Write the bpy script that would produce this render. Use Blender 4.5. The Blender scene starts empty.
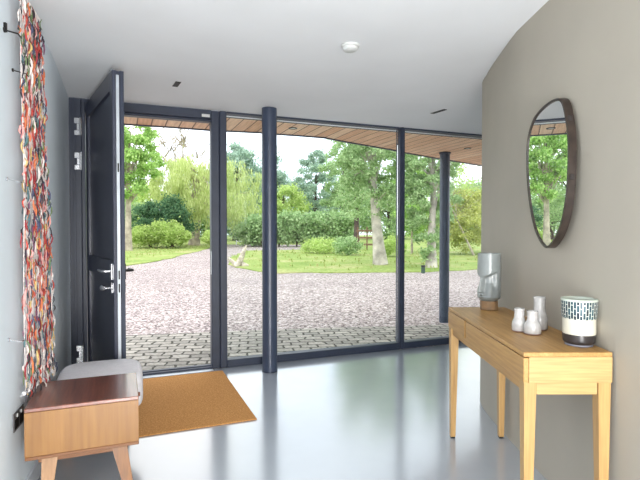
import bpy, math, random
import numpy as np
from mathutils import Vector, Matrix
random.seed(7); rng = np.random.default_rng(11)
sc = bpy.context.scene; COL = sc.collection
PI = math.pi; F = 490.0; HOR = 229.5; HC = 1.33; CEIL = 2.455

def at(px, Y): return (px-320)/F*Y
def zat(py, Y): return HC+(HOR-py)/F*Y

# ------------------------------------------------------------------ materials
def lin(c):
    return tuple((v/12.92 if v <= .04045 else ((v+.055)/1.055)**2.4) for v in [x/255 for x in c])+(1,)
MATS = {}
class NT:
    def __init__(s, name):
        s.m = bpy.data.materials.new(name); s.m.use_nodes = True
        s.t = s.m.node_tree; s.n = s.t.nodes; s.b = s.n['Principled BSDF']; s.out = s.n['Material Output']
        MATS[name] = s.m
    def add(s, typ, **kw):
        nd = s.n.new(typ)
        for k, v in kw.items(): setattr(nd, k, v)
        return nd
    def link(s, a, b): s.t.links.new(a, b)
    def coord(s, scale=(1,1,1), kind='Object', rot=(0,0,0)):
        tc = s.add('ShaderNodeTexCoord'); mp = s.add('ShaderNodeMapping')
        mp.inputs['Scale'].default_value = scale; mp.inputs['Rotation'].default_value = rot
        s.link(tc.outputs[kind], mp.inputs['Vector']); return mp.outputs['Vector']
    def noise(s, vec, scale, detail=3, rough=.5):
        nn = s.add('ShaderNodeTexNoise'); nn.inputs['Scale'].default_value = scale
        nn.inputs['Detail'].default_value = detail; nn.inputs['Roughness'].default_value = rough
        s.link(vec, nn.inputs['Vector']); return nn.outputs['Fac']
    def ramp(s, fac, stops):
        r = s.add('ShaderNodeValToRGB'); e = r.color_ramp.elements
        while len(e) < len(stops): e.new(.5)
        for el, (p, c) in zip(e, stops): el.position = p; el.color = lin(c)
        s.link(fac, r.inputs['Fac']); return r.outputs['Color']
    def bump(s, h, strength=.2, dist=.01):
        b = s.add('ShaderNodeBump'); b.inputs['Strength'].default_value = strength; b.inputs['Distance'].default_value = dist
        s.link(h, b.inputs['Height']); s.link(b.outputs['Normal'], s.b.inputs['Normal'])
    def set(s, **kw):
        for k, v in kw.items(): s.b.inputs[k.replace('_', ' ')].default_value = v

def plain(name, c, rough=.5, metal=0, spec=.5, var=.06, scale=8, bump=0, coat=0):
    m = NT(name); v = m.coord()
    f = m.noise(v, scale)
    lo = tuple(x*(1-var) for x in c); hi = tuple(min(255, x*(1+var)) for x in c)
    m.link(m.ramp(f, [(.3, lo), (.7, hi)]), m.b.inputs['Base Color'])
    m.set(Roughness=rough, Metallic=metal, Specular_IOR_Level=spec, Coat_Weight=coat, Coat_Roughness=.08)
    if bump: m.bump(m.noise(v, scale*12), bump, .002)
    return m.m

def wood(name, c1, c2, axis, scale=1.0, rough=.42, coat=0.0, coat_rough=.1):
    m = NT(name); s = [26*scale]*3; s[axis] = 1.6*scale
    v = m.coord(tuple(s))
    n1 = m.noise(v, 1.0, 6, .62)
    col = m.ramp(n1, [(.28, c1), (.5, tuple((a+b)/2 for a, b in zip(c1, c2))), (.74, c2)])
    s2 = [90*scale]*3; s2[axis] = 5*scale
    n2 = m.noise(m.coord(tuple(s2)), 1.0, 2)
    mx = m.add('ShaderNodeMix', data_type='RGBA', blend_type='MULTIPLY'); mx.inputs['Factor'].default_value = .35
    m.link(col, mx.inputs['A']); m.link(m.ramp(n2, [(.35, (190,175,160)), (.6, (255,255,255))]), mx.inputs['B'])
    m.link(mx.outputs['Result'], m.b.inputs['Base Color'])
    m.set(Roughness=rough, Coat_Weight=coat, Coat_Roughness=coat_rough)
    m.bump(n2, .08, .002); return m.m

plain('wall_white', (226,236,244), .75, var=.012, scale=3, bump=.05)
plain('wall_taupe', (172,165,152), .7, var=.015, scale=3, bump=.04)
plain('ceiling_white', (226,228,230), .85, var=.01, scale=2)
plain('frame_dark', (46,54,72), .45, spec=.5, var=.05)
plain('leaf_dark', (60,64,80), .3, spec=.5, var=.05)
plain('column_paint', (58,68,88), .35, var=.04)
plain('steel', (205,207,212), .25, metal=.9, var=.03)
plain('aluminium', (196,204,212), .35, metal=.5, var=.04)
plain('dark_metal', (44,42,42), .4, metal=.5)
plain('white_trim', (235,235,238), .5, var=.02)
plain('white_plastic', (206,208,206), .45, var=.02)
plain('slot_black', (10,10,11), .6)
plain('socket_metal', (120,118,120), .35, metal=.6)
plain('skirting', (216,222,232), .5, var=.01)
wood('oak_y', (168,126,70), (200,158,98), 1)
wood('oak_x', (182,146,94), (204,170,116), 0)
wood('oak_z', (172,134,82), (198,160,104), 2)
wood('teak_top', (98,52,40), (150,88,64), 1, rough=.3, coat=.8, coat_rough=.16)
wood('teak_end', (128,88,42), (158,114,62), 2, scale=.45, rough=.38)
wood('teak_rail', (110,70,38), (146,98,58), 0, rough=.38)
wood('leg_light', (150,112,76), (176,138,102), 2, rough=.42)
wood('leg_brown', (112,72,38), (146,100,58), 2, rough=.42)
plain('cushion_fabric', (246,242,246), .9, var=.02, scale=60, bump=.05)
plain('glaze_grey', (138,144,143), .3, var=.05, scale=14, coat=.2)
plain('sculpture_base', (150,120,88), .5, var=.1, scale=30)
plain('glaze_white', (186,184,182), .25, var=.06, scale=40, coat=.4)
plain('vase_foot', (128,100,92), .7)
plain('cream_ceramic', (206,202,186), .4, var=.03)
plain('black_ceramic', (46,42,42), .3, var=.15, scale=30)
plain('pot_foot', (122,122,132), .5)
plain('pot_lip', (190,198,186), .35)
plain('mirror_rim', (48,39,34), .35, var=.25, scale=20)
plain('mirror_strap', (40,34,32), .5)
plain('bark_plane', (176,168,158), .9, var=.22, scale=3, bump=.3)
plain('bark_dark', (74,60,56), .9, var=.25, scale=4, bump=.3)
plain('bark_pale', (158,148,132), .9, var=.2, scale=3, bump=.3)
plain('driftwood', (176,166,150), .9, var=.22, scale=9, bump=.3)
plain('fence_brown', (120,92,76), .9, var=.15)
plain('bollard_green', (52,74,62), .6)
plain('soil', (150,140,110), .95, var=.1, scale=1)

m = NT('mirror_glass'); m.set(Metallic=1.0, Roughness=.0); m.b.inputs['Base Color'].default_value = (.9,.93,.92,1)

# polished pale resin floor
m = NT('resin_floor'); v = m.coord()
f1 = m.noise(v, .9, 4); 
m.link(m.ramp(f1, [(.3, (162,170,180)), (.7, (178,184,192))]), m.b.inputs['Base Color'])
rr = m.add('ShaderNodeMapRange'); rr.inputs['To Min'].default_value = .17; rr.inputs['To Max'].default_value = .27
m.link(m.noise(v, 2.2, 3), rr.inputs['Value']); m.link(rr.outputs['Result'], m.b.inputs['Roughness'])
m.set(Specular_IOR_Level=.7, Coat_Weight=1.0, Coat_Roughness=.13, Coat_IOR=1.6)
m.bump(m.noise(v, 5, 2), .03, .004)

# thin glass
m = NT('glass'); m.n.remove(m.b)
tr = m.add('ShaderNodeBsdfTransparent'); tr.inputs['Color'].default_value = (.965,.985,.98,1)
gl = m.add('ShaderNodeBsdfGlossy'); gl.inputs['Roughness'].default_value = 0
fr = m.add('ShaderNodeFresnel'); fr.inputs['IOR'].default_value = 1.38
mx = m.add('ShaderNodeMixShader'); m.link(fr.outputs['Fac'], mx.inputs['Fac'])
m.link(tr.outputs[0], mx.inputs[1]); m.link(gl.outputs[0], mx.inputs[2]); m.link(mx.outputs[0], m.out.inputs['Surface'])

# coir mat
m = NT('coir'); v = m.coord()
m.link(m.ramp(m.noise(v, 95, 3, .7), [(.3, (178,120,66)), (.55, (210,154,94)), (.75, (230,182,124))]), m.b.inputs['Base Color'])
m.set(Roughness=.95, Specular_IOR_Level=.1); m.bump(m.noise(v, 220, 2), .6, .006)

# gravel
m = NT('gravel'); v = m.coord()
vo = m.add('ShaderNodeTexVoronoi'); vo.inputs['Scale'].default_value = 34; m.link(v, vo.inputs['Vector'])
sp = m.add('ShaderNodeSeparateColor'); m.link(vo.outputs['Color'], sp.inputs['Color'])
c1 = m.ramp(sp.outputs[0], [(0, (78,66,64)), (.3, (140,126,122)), (.6, (178,166,162)), (1, (224,216,212))])
c2 = m.ramp(m.noise(v, .35, 3), [(.3, (228,224,224)), (.7, (255,252,250))])
mx = m.add('ShaderNodeMix', data_type='RGBA', blend_type='MULTIPLY'); mx.inputs['Factor'].default_value = 1
m.link(c1, mx.inputs['A']); m.link(c2, mx.inputs['B']); m.link(mx.outputs['Result'], m.b.inputs['Base Color'])
m.set(Roughness=.85); m.bump(vo.outputs['Distance'], .9, -.02)

# granite setts
m = NT('setts'); v = m.coord(rot=(0,0,0))
dn = m.add('ShaderNodeTexNoise'); dn.inputs['Scale'].default_value = 7; m.link(v, dn.inputs['Vector'])
vm = m.add('ShaderNodeVectorMath', operation='MULTIPLY_ADD'); vm.inputs[1].default_value = (.08,.08,0)
m.link(dn.outputs['Color'], vm.inputs[0]); m.link(v, vm.inputs[2])
br = m.add('ShaderNodeTexBrick'); m.link(vm.outputs[0], br.inputs['Vector'])
br.inputs['Scale'].default_value = 1; br.inputs['Brick Width'].default_value = .2; br.inputs['Row Height'].default_value = .135
br.inputs['Mortar Size'].default_value = .014; br.inputs['Mortar Smooth'].default_value = .4
br.inputs['Color1'].default_value = lin((190,184,174)); br.inputs['Color2'].default_value = lin((150,146,138)); br.inputs['Mortar'].default_value = lin((64,60,46))
mx = m.add('ShaderNodeMix', data_type='RGBA', blend_type='MULTIPLY'); mx.inputs['Factor'].default_value = .8
m.link(br.outputs['Color'], mx.inputs['A']); m.link(m.ramp(m.noise(v, 30, 4), [(.3, (186,182,170)), (.7, (255,255,255))]), mx.inputs['B'])
m.link(mx.outputs['Result'], m.b.inputs['Base Color']); m.set(Roughness=.8)
iv = m.add('ShaderNodeMath', operation='SUBTRACT'); iv.inputs[0].default_value = 1; m.link(br.outputs['Fac'], iv.inputs[1])
m.bump(iv.outputs[0], .8, .02)

# lawn
m = NT('lawn'); v = m.coord()
c1 = m.ramp(m.noise(v, .45, 5, .65), [(.3, (134,156,84)), (.5, (158,172,102)), (.68, (188,180,134))])
c2 = m.ramp(m.noise(m.coord((1,.5,1)), 9, 3, .7), [(.3, (190,200,170)), (.7, (255,255,255))])
mx = m.add('ShaderNodeMix', data_type='RGBA', blend_type='MULTIPLY'); mx.inputs['Factor'].default_value = 1
m.link(c1, mx.inputs['A']); m.link(c2, mx.inputs['B']); m.link(mx.outputs['Result'], m.b.inputs['Base Color']); m.set(Roughness=.9, Specular_IOR_Level=.1)

# timber soffit boards along local y, seams every 0.14
m = NT('soffit_boards'); tc = m.add('ShaderNodeTexCoord'); sx = m.add('ShaderNodeSeparateXYZ'); m.link(tc.outputs['Object'], sx.inputs[0])
dv = m.add('ShaderNodeMath', operation='DIVIDE'); dv.inputs[1].default_value = .14; m.link(sx.outputs['X'], dv.inputs[0])
fc = m.add('ShaderNodeMath', operation='FRACT'); m.link(dv.outputs[0], fc.inputs[0])
fl = m.add('ShaderNodeMath', operation='FLOOR'); m.link(dv.outputs[0], fl.inputs[0])
wn = m.add('ShaderNodeTexWhiteNoise', noise_dimensions='1D'); m.link(fl.outputs[0], wn.inputs['W'])
cb = m.ramp(wn.outputs['Value'], [(0, (232,184,144)), (.5, (244,204,168)), (1, (250,220,188))])
gr = m.ramp(m.noise(m.coord((40,3,40)), 1, 4), [(.3, (214,200,190)), (.7, (255,255,255))])
mx = m.add('ShaderNodeMix', data_type='RGBA', blend_type='MULTIPLY'); mx.inputs['Factor'].default_value = .8
m.link(cb, mx.inputs['A']); m.link(gr, mx.inputs['B'])
lt = m.add('ShaderNodeMath', operation='LESS_THAN'); lt.inputs[1].default_value = .09; m.link(fc.outputs[0], lt.inputs[0])
m2 = m.add('ShaderNodeMix', data_type='RGBA'); m.link(lt.outputs[0], m2.inputs['Factor']); m.link(mx.outputs['Result'], m2.inputs['A']); m2.inputs['B'].default_value = lin((120,84,64))
m.link(m2.outputs['Result'], m.b.inputs['Base Color']); m.set(Roughness=.6)

# teal brushed band on the pot
m = NT('teal_band'); tc = m.add('ShaderNodeTexCoord'); sx = m.add('ShaderNodeSeparateXYZ'); m.link(tc.outputs['Object'], sx.inputs[0])
an = m.add('ShaderNodeMath', operation='ARCTAN2'); m.link(sx.outputs['Y'], an.inputs[0]); m.link(sx.outputs['X'], an.inputs[1])
am = m.add('ShaderNodeMath', operation='MULTIPLY'); am.inputs[1].default_value = .08; m.link(an.outputs[0], am.inputs[0])
cx = m.add('ShaderNodeCombineXYZ'); m.link(am.outputs[0], cx.inputs['Y']); m.link(sx.outputs['Z'], cx.inputs['X'])
br = m.add('ShaderNodeTexBrick'); m.link(cx.outputs[0], br.inputs['Vector']); br.inputs['Scale'].default_value = 1
br.inputs['Brick Width'].default_value = .031; br.inputs['Row Height'].default_value = .0135; br.inputs['Mortar Size'].default_value = .0016; br.inputs['Mortar Smooth'].default_value = 0
br.inputs['Color1'].default_value = lin((6,34,46)); br.inputs['Color2'].default_value = lin((30,84,96)); br.inputs['Mortar'].default_value = lin((206,208,198))
br.inputs['Bias'].default_value = -.25
m.link(br.outputs['Color'], m.b.inputs['Base Color']); m.set(Roughness=.35)

def leafmat(name, cols, trans=.45):
    m = NT(name); g = m.add('ShaderNodeNewGeometry')
    n = len(cols); c = m.ramp(g.outputs['Random Per Island'], [(i/(n-1), cc) for i, cc in enumerate(cols)])
    m.n.remove(m.b); d = m.add('ShaderNodeBsdfDiffuse'); t = m.add('ShaderNodeBsdfTranslucent')
    m.link(c, d.inputs['Color']); m.link(c, t.inputs['Color'])
    x = m.add('ShaderNodeMixShader'); x.inputs['Fac'].default_value = trans
    m.link(d.outputs[0], x.inputs[1]); m.link(t.outputs[0], x.inputs[2]); m.link(x.outputs[0], m.out.inputs['Surface'])
leafmat('leaf_bright', [(142,182,98), (172,206,122), (200,224,150)])
leafmat('leaf_willow', [(174,192,118), (200,212,144), (224,232,174)])
leafmat('leaf_mid', [(140,170,118), (170,196,142), (200,220,170)])
leafmat('leaf_blue', [(142,168,150), (168,192,172), (198,216,194)])
leafmat('leaf_deep', [(76,112,86), (102,138,104), (134,168,122)])
leafmat('leaf_lime', [(166,192,108), (192,212,130), (214,228,158)])
leafmat('leaf_yellow', [(186,196,116), (208,212,136), (226,226,162)])
leafmat('grass_blade', [(132,150,80), (158,170,98), (184,180,126)])

# ------------------------------------------------------------------ mesh helper
class MB:
    def __init__(s): s.v = []; s.f = []; s.mi = []
    def add(s, vs, fs, mi=0, M=None):
        b = len(s.v)
        for p in vs:
            p = Vector(p)
            if M is not None: p = M @ p
            s.v.append(tuple(p))
        for f in fs: s.f.append(tuple(b+i for i in f)); s.mi.append(mi)
        return s
    def box(s, x0, x1, y0, y1, z0, z1, mi=0, M=None, bev=0):
        if bev:
            b = min(bev, (x1-x0)*.45, (y1-y0)*.45, (z1-z0)*.45)
            # chamfered box: 24 verts
            vs = []; idx = {}
            for ax in range(3):
                for sx in (0,1):
                    for sy in (0,1):
                        for sz in (0,1):
                            q = [(x0,x1)[sx], (y0,y1)[sy], (z0,z1)[sz]]; sg = [1-2*sx, 1-2*sy, 1-2*sz]
                            for k in range(3):
                                if k != ax: q[k] += sg[k]*b
                            idx[(ax,sx,sy,sz)] = len(vs); vs.append(q)
            fs = []
            I = lambda ax, *c: idx[(ax,)+c]
            def order(ax, side):
                o = []
                for a, c in ((0,0),(1,0),(1,1),(0,1)):
                    cc = [0,0,0]; k = [i for i in range(3) if i != ax]
                    cc[ax] = side; cc[k[0]] = a; cc[k[1]] = c; o.append(tuple(cc))
                return o
            for ax in range(3):
                for side in (0,1):
                    o = order(ax, side); ff = [I(ax,*c) for c in o]
                    fs.append(ff if (side == 1) != (ax == 1) else ff[::-1])
            for ax in range(3):   # edges along ax
                k = [i for i in range(3) if i != ax]
                for a in (0,1):
                    for c in (0,1):
                        p = [0,0,0]; p[k[0]] = a; p[k[1]] = c; p0 = tuple(p); p[ax] = 1; p1 = tuple(p)
                        fs.append([I(k[0],*p0), I(k[0],*p1), I(k[1],*p1), I(k[1],*p0)])
            for sx in (0,1):
                for sy in (0,1):
                    for sz in (0,1): fs.append([I(0,sx,sy,sz), I(1,sx,sy,sz), I(2,sx,sy,sz)])
            return s.add(vs, fs, mi, M)
        vs = [(x,y,z) for z in (z0,z1) for y in (y0,y1) for x in (x0,x1)]
        return s.add(vs, [(0,2,3,1),(4,5,7,6),(0,1,5,4),(2,6,7,3),(0,4,6,2),(1,3,7,5)], mi, M)
    def prism(s, poly, z0, z1, mi=0, M=None):
        n = len(poly); vs = [(x,y,z0) for x, y in poly]+[(x,y,z1) for x, y in poly]
        fs = [tuple(range(n))[::-1], tuple(range(n, 2*n))]+[(i,(i+1)%n,n+(i+1)%n,n+i) for i in range(n)]
        return s.add(vs, fs, mi, M)
    def lathe(s, prof, n=40, c=(0,0,0), mi=0, M=None, cap=True):
        vs = []; fs = []
        for r, z in prof:
            for k in range(n):
                a = 2*PI*k/n; vs.append((c[0]+r*math.cos(a), c[1]+r*math.sin(a), c[2]+z))
        for i in range(len(prof)-1):
            for k in range(n): fs.append((i*n+k, i*n+(k+1)%n, (i+1)*n+(k+1)%n, (i+1)*n+k))
        if cap: fs.append(tuple(range(n))[::-1]); fs.append(tuple((len(prof)-1)*n+k for k in range(n)))
        return s.add(vs, fs, mi, M)
    def tube(s, pts, rad, n=10, mi=0, M=None):
        pts = [Vector(p) for p in pts]; vs = []; fs = []
        if not isinstance(rad, (list, tuple)): rad = [rad]*len(pts)
        up = Vector((0,0,1)); prev = None
        for i, p in enumerate(pts):
            d = (pts[min(i+1, len(pts)-1)]-pts[max(i-1, 0)]).normalized()
            if prev is None:
                a = d.cross(Vector((0,1,0)) if abs(d.y) < .9 else Vector((1,0,0))).normalized()
            else: a = (prev-d*prev.dot(d)).normalized()
            prev = a; b = d.cross(a)
            for k in range(n):
                t = 2*PI*k/n; vs.append(p+(a*math.cos(t)+b*math.sin(t))*rad[i])
        for i in range(len(pts)-1):
            for k in range(n): fs.append((i*n+k, i*n+(k+1)%n, (i+1)*n+(k+1)%n, (i+1)*n+k))
        fs.append(tuple(range(n))[::-1]); fs.append(tuple((len(pts)-1)*n+k for k in range(n)))
        return s.add(vs, fs, mi, M)
    def build(s, name, mats, parent=None, smooth=False, loc=None, rot=0):
        me = bpy.data.meshes.new(name); me.from_pydata(s.v, [], s.f)
        if isinstance(mats, str): mats = [mats]
        for q in mats: me.materials.append(MATS[q])
        if len(mats) > 1: me.polygons.foreach_set('material_index', s.mi)
        if smooth: me.polygons.foreach_set('use_smooth', [True]*len(me.polygons))
        if smooth == 'auto':
            pass
        me.update()
        import bmesh
        bm = bmesh.new(); bm.from_mesh(me); bmesh.ops.recalc_face_normals(bm, faces=bm.faces)
        if smooth:
            for e in bm.edges:
                if len(e.link_faces) == 2 and e.calc_face_angle(0) > .7: e.smooth = False
        bm.to_mesh(me); bm.free()
        o = bpy.data.objects.new(name, me); COL.objects.link(o)
        if parent is not None: o.parent = parent
        if loc is not None: o.location = loc
        o.rotation_euler.z = rot
        return o

def empty(name, loc, rz=0, parent=None):
    o = bpy.data.objects.new(name, None); COL.objects.link(o); o.location = loc; o.rotation_euler.z = rz
    o.empty_display_size = .1
    if parent is not None: o.parent = parent
    return o
def tag(o, label, cat, group=None, kind=None):
    o['label'] = label; o['category'] = cat
    if group: o['group'] = group
    if kind: o['kind'] = kind
    return o
def struct(o, label=None, cat=None):
    o['kind'] = 'structure'
    if label: o['label'] = label; o['category'] = cat
    return o

# ------------------------------------------------------------------ room shell
GA = math.atan(.404); G0 = Vector((-2.138, 4.19, 0)); GL = 5.5
MG = Matrix.Translation(G0) @ Matrix.Rotation(GA, 4, 'Z')
def gw(t, y=0): p = MG @ Vector((t, y, 0)); return (p.x, p.y)

LW = [(-2.138,4.19),(-1.93,3.68),(-1.75,3.24),(-1.58,2.78),(-1.44,2.33),(-1.325,1.9),(-1.21,1.4),(-1.12,.9),(-1.03,0),(-.98,-1.2),(-.95,-3.0)]
def smooth_path(P, k=5):
    out = []
    for i in range(len(P)-1):
        p0 = P[max(i-1,0)]; p1 = P[i]; p2 = P[i+1]; p3 = P[min(i+2,len(P)-1)]
        for j in range(k):
            t = j/k
            out.append(tuple(.5*((2*p1[a])+(-p0[a]+p2[a])*t+(2*p0[a]-5*p1[a]+4*p2[a]-p3[a])*t*t+(-p0[a]+3*p1[a]-3*p2[a]+p3[a])*t**3) for a in (0,1)))
    out.append(P[-1]); return out
LWs = smooth_path(LW)
def offset(path, d):
    out = []
    for i, p in enumerate(path):
        a = Vector(path[max(i-1,0)]); b = Vector(path[min(i+1,len(path)-1)]); t = (b-a).normalized()
        out.append((p[0]-t.y*d, p[1]+t.x*d))
    return out
LWo = offset(LWs, -.22)   # outward (left)
if LWo[-1][0] > LWs[-1][0]: LWo = offset(LWs, .22)
mb = MB(); mb.prism(LWs+LWo[::-1], -.02, CEIL)
struct(mb.build('wall_left', 'wall_white', smooth=True))

RW = [(1.235,-3.0),(1.235,-1),(1.228,1),(1.218,2),(1.205,2.6),(1.2,3.1),(1.214,3.6),(1.27,3.86),(1.385,4.1),(1.56,4.28),(1.82,4.42),(2.25,4.5),(2.9,4.52)]
RWs = smooth_path(RW)
def lean(Y): return -.085*min(1, max(0, (3.6-Y)/.8))
nv = len(RWs); mb = MB(); NZ = 8; vs = []
RWo = [(min(x+.35, 3.1), y-(.3 if i > nv*.75 else 0)) for i, (x, y) in enumerate(RWs)]
fs = []
for z in range(NZ+1):
    zz = CEIL*z/NZ
    for x, y in RWs: vs.append((x+lean(y)*zz/CEIL, y, zz))
for z in range(NZ):
    for i in range(nv-1): fs.append((z*nv+i, z*nv+i+1, (z+1)*nv+i+1, (z+1)*nv+i))
b = len(vs)
vs += [(3.1,-3.0,0),(3.1,4.52,0),(3.1,-3.0,CEIL),(3.1,4.52,CEIL)]
top = NZ*nv
fs += [(b, b+1, b+3, b+2), tuple([b]+list(range(nv))+[b+1]), tuple([b+3]+[top+i for i in range(nv-1,-1,-1)]+[b+2]), tuple([b]+[z*nv for z in range(NZ+1)]+[b+2]), tuple([b+1]+[z*nv+nv-1 for z in range(NZ+1)]+[b+3])]
mb.add(vs, fs); struct(mb.build('wall_right', 'wall_taupe', smooth=True))
# side wall closing the space beyond the curved wall
ge = gw(GL)
mb = MB(); mb.prism([(ge[0],4.0),(ge[0],ge[1]),(ge[0]+.2,ge[1]),(ge[0]+.2,4.0)], 0, CEIL); struct(mb.build('wall_far_right', 'wall_white'))

floor_poly = [gw(0), gw(GL), (ge[0], -3.0), (-.95,-3.0)]+LWs[::-1][1:-1]
mb = MB(); mb.prism(floor_poly, -.1, 0); struct(mb.build('floor', 'resin_floor'))
big = [gw(-.25,.0), gw(GL+.2,.0), (ge[0]+.2,-3.0), (-1.3,-3.0), (-1.5,0), (-2.5,3.4)]
mb = MB(); mb.prism(big, CEIL, CEIL+.35); struct(mb.build('ceiling', 'ceiling_white'))
# skirting along the left wall
sk = offset(LWs, -.0); ins = offset(LWs, .014)
if ins[10][0] < LWs[10][0]: ins = offset(LWs, -.014)
mb = MB(); mb.prism(LWs+ins[::-1], .001, .09); struct(mb.build('baseboard_left', 'skirting'))

# ------------------------------------------------------------------ glazing
def grp(name): 
    o = empty(name, G0, GA); o['kind'] = 'structure'; return o
T0, T1, T2, T3, T4, T5 = 0, .1235, 1.2026, 1.345, 3.255, 3.318
w1 = grp('window_1'); w2 = grp('window_2'); d1 = grp('door_1')
E = .0015
# window 1
mb = MB(); mb.box(T3, T4-.0, 0, .1, 2.438, 2.4545, bev=.004); mb.box(T3, T4, 0, .1, 0.001, .072, bev=.004); mb.box(T3, T4, -.004, .0, .001, .02); mb.build('window_frame', 'frame_dark', w1)
mb = MB(); mb.box(T3+E, T4-E, .045, .053, .066, 2.445); mb.build('glass_pane', 'glass', w1)
mb = MB(); mb.box(T4, T5, -.004, .085, 0.001, 2.4545, bev=.005); mb.box(T4+.018, T5-.018, -.012, -.004, 0.001, 2.4545, bev=.004); mb.build('mullion', 'frame_dark', w1)
mb = MB(); mb.box(T5, GL, 0, .1, 2.438, 2.4545, bev=.004); mb.box(T5, GL, 0, .1, .001, .072, bev=.004); mb.build('window_frame', 'frame_dark', w2)
mb = MB(); mb.box(T5+E, GL-E, .045, .053, .066, 2.445); mb.build('glass_pane', 'glass', w2)
# door frame
mb = MB(); mb.box(T0-.08, T1-.03, 0, .12, .001, 2.4545, bev=.004); mb.box(T1-.03, T1, .02, .12, .001, 2.4545, bev=.004); mb.box(T0+.03, T0+.05, -.008, 0, .001, 2.4545, bev=.002); mb.build('hinge_jamb', 'frame_dark', d1)
mb = MB(); mb.box(T2, T2+.075, .02, .12, .001, 2.4545, bev=.004); mb.box(T2+.075, T3, -.004, .12, .001, 2.4545, bev=.006); mb.build('lock_jamb', 'frame_dark', d1)
mb = MB(); mb.box(T1, T2, .0, .12, 2.372, 2.4545, bev=.004); mb.box(T1, T2, .03, .12, 2.352, 2.372, bev=.004); mb.build('frame_head', 'frame_dark', d1)
mb = MB(); mb.box(T1, T2, .0, .12, .0015, .022, bev=.004); mb.box(T1, T2, .04, .07, .022, .03, bev=.003); mb.build('threshold', 'frame_dark', d1)
mb = MB(); mb.box(T1+.02, T2-.0, -.075, -.004, .001, .006); mb.build('threshold_strip', 'aluminium', d1)
mb = MB(); mb.box(T2-.09, T2-.015, -.004, 0, 2.385, 2.412, bev=.001); o = mb.build('frame_label', 'white_plastic', d1); o['label'] = 'white sticker on the frame head'
for z in (2.21, 1.915, .255):
    mb = MB(); x = T1-.055
    mb.box(x-.028, x+.026, -.012, 0, z+.025, z+.075, bev=.003); mb.box(x-.028, x+.026, -.012, 0, z-.075, z-.03, bev=.003)
    mb.box(x-.008, x+.012, -.014, 0, z-.03, z+.025, bev=.002)
    mb.lathe([(.009,-.075),(.009,.075)], 14, (x+.02,-.017,z)); mb.build('hinge', 'steel', d1, smooth=True)
# strike plate on lock jamb
mb = MB(); mb.box(T2-.002, T2+.001, .04, .06, .9, 1.12); mb.build('strike_plate', 'aluminium', d1)

# door leaf, standing open into the room
HX, HY = gw(T1, -.0)
leaf = empty('door_2', (HX+.012, HY-.012, 0), -math.radians(56)); leaf['kind'] = 'structure'
LWD, LT, LB, LH = 1.10, .075, .03, 2.405
def ring(mb, x0, x1, z0, z1, holes, y0, y1):
    """panelled face: solid minus rectangular holes given as list of (hx0,hx1,hz0,hz1) stacked in z"""
    zs = sorted(holes, key=lambda h: h[2]); hx0, hx1 = zs[0][0], zs[0][1]
    mb.box(x0, hx0, y0, y1, z0, z1, bev=.003); mb.box(hx1, x1, y0, y1, z0, z1, bev=.003)
    cur = z0
    for h in zs: mb.box(hx0, hx1, y0, y1, cur, h[2]); cur = h[3]
    mb.box(hx0, hx1, y0, y1, cur, z1)
mb = MB(); ring(mb, 0, LWD, LB, LH, [(.1, LWD-.09, .17, .985), (.1, LWD-.09, 1.115, 2.28)], 0, .024)
mb.build('stile_frame', 'leaf_dark', leaf)
mb = MB(); mb.box(.012, LWD-.012, .024, LT, LB, LH, bev=.003); mb.build('leaf_core', 'leaf_dark', leaf)
mb = MB(); mb.box(.1, LWD-.09, .019, .0242, .17, .985); mb.build('lower_panel', 'leaf_dark', leaf)
mb = MB(); mb.box(.1, LWD-.09, .019, .0242, 1.115, 2.28); mb.build('upper_panel', 'leaf_dark', leaf)
mb = MB(); mb.box(LWD-.0125, LWD-.001, .0245, .044, LB+.02, LH-.03); o = mb.build('lock_strip', 'aluminium', leaf); o['label'] = 'long silver lock strip on the leading edge'
for z in (1.75, 1.02, .93, .3):
    mb = MB(); mb.box(LWD-.003, LWD+.001, .030, .040, z-.03, z+.03, bev=.002); mb.build('lock_bolt', 'dark_metal', leaf)
mb = MB(); mb.box(LWD-.012, LWD-.0, .05, LT, LB, LH, bev=.002); mb.build('edge_profile', 'frame_dark', leaf)
mb = MB(); mb.box(LWD-.09, LWD-.02, .0, .02, LH, LH+.018, bev=.003); mb.build('top_guide', 'steel', leaf)
def lever(side, mat, nm):
    s = -1 if side < 0 else 1; yb = 0 if s < 0 else LT
    mb = MB()
    RX = Matrix.Rotation(PI/2, 4, 'X')
    mb.box(LWD-.065, LWD-.035, min(yb, yb+s*.012), max(yb, yb+s*.012), .985, 1.095, bev=.003)
    mb.tube([(LWD-.05, yb+s*.01, 1.045), (LWD-.05, yb+s*.05, 1.045), (LWD-.056, yb+s*.06, 1.045), (LWD-.075, yb+s*.064, 1.045), (LWD-.18, yb+s*.064, 1.045)], .0095, 12)
    return mb.build(nm, mat, leaf, smooth=True)
lever(-1, 'steel', 'door_handle')['label'] = 'bright lever handle on the inner face'
lever(1, 'dark_metal', 'door_handle')['label'] = 'darker lever handle on the outer face'
mb = MB(); mb.box(LWD-.062, LWD-.038, -.01, 0, .895, .965, bev=.003); mb.tube([(LWD-.05,-.008,.93),(LWD-.05,-.045,.93)], .007, 12)
mb.tube([(LWD-.05,-.044,.93),(LWD-.055,-.05,.93),(LWD-.09,-.055,.93)], [.01,.017,.021], 14); mb.build('thumb_turn', 'steel', leaf, smooth=True)
mb = MB(); mb.box(LWD-.062, LWD-.038, LT, LT+.01, .895, .965, bev=.003); mb.build('key_escutcheon', 'dark_metal', leaf)

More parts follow.
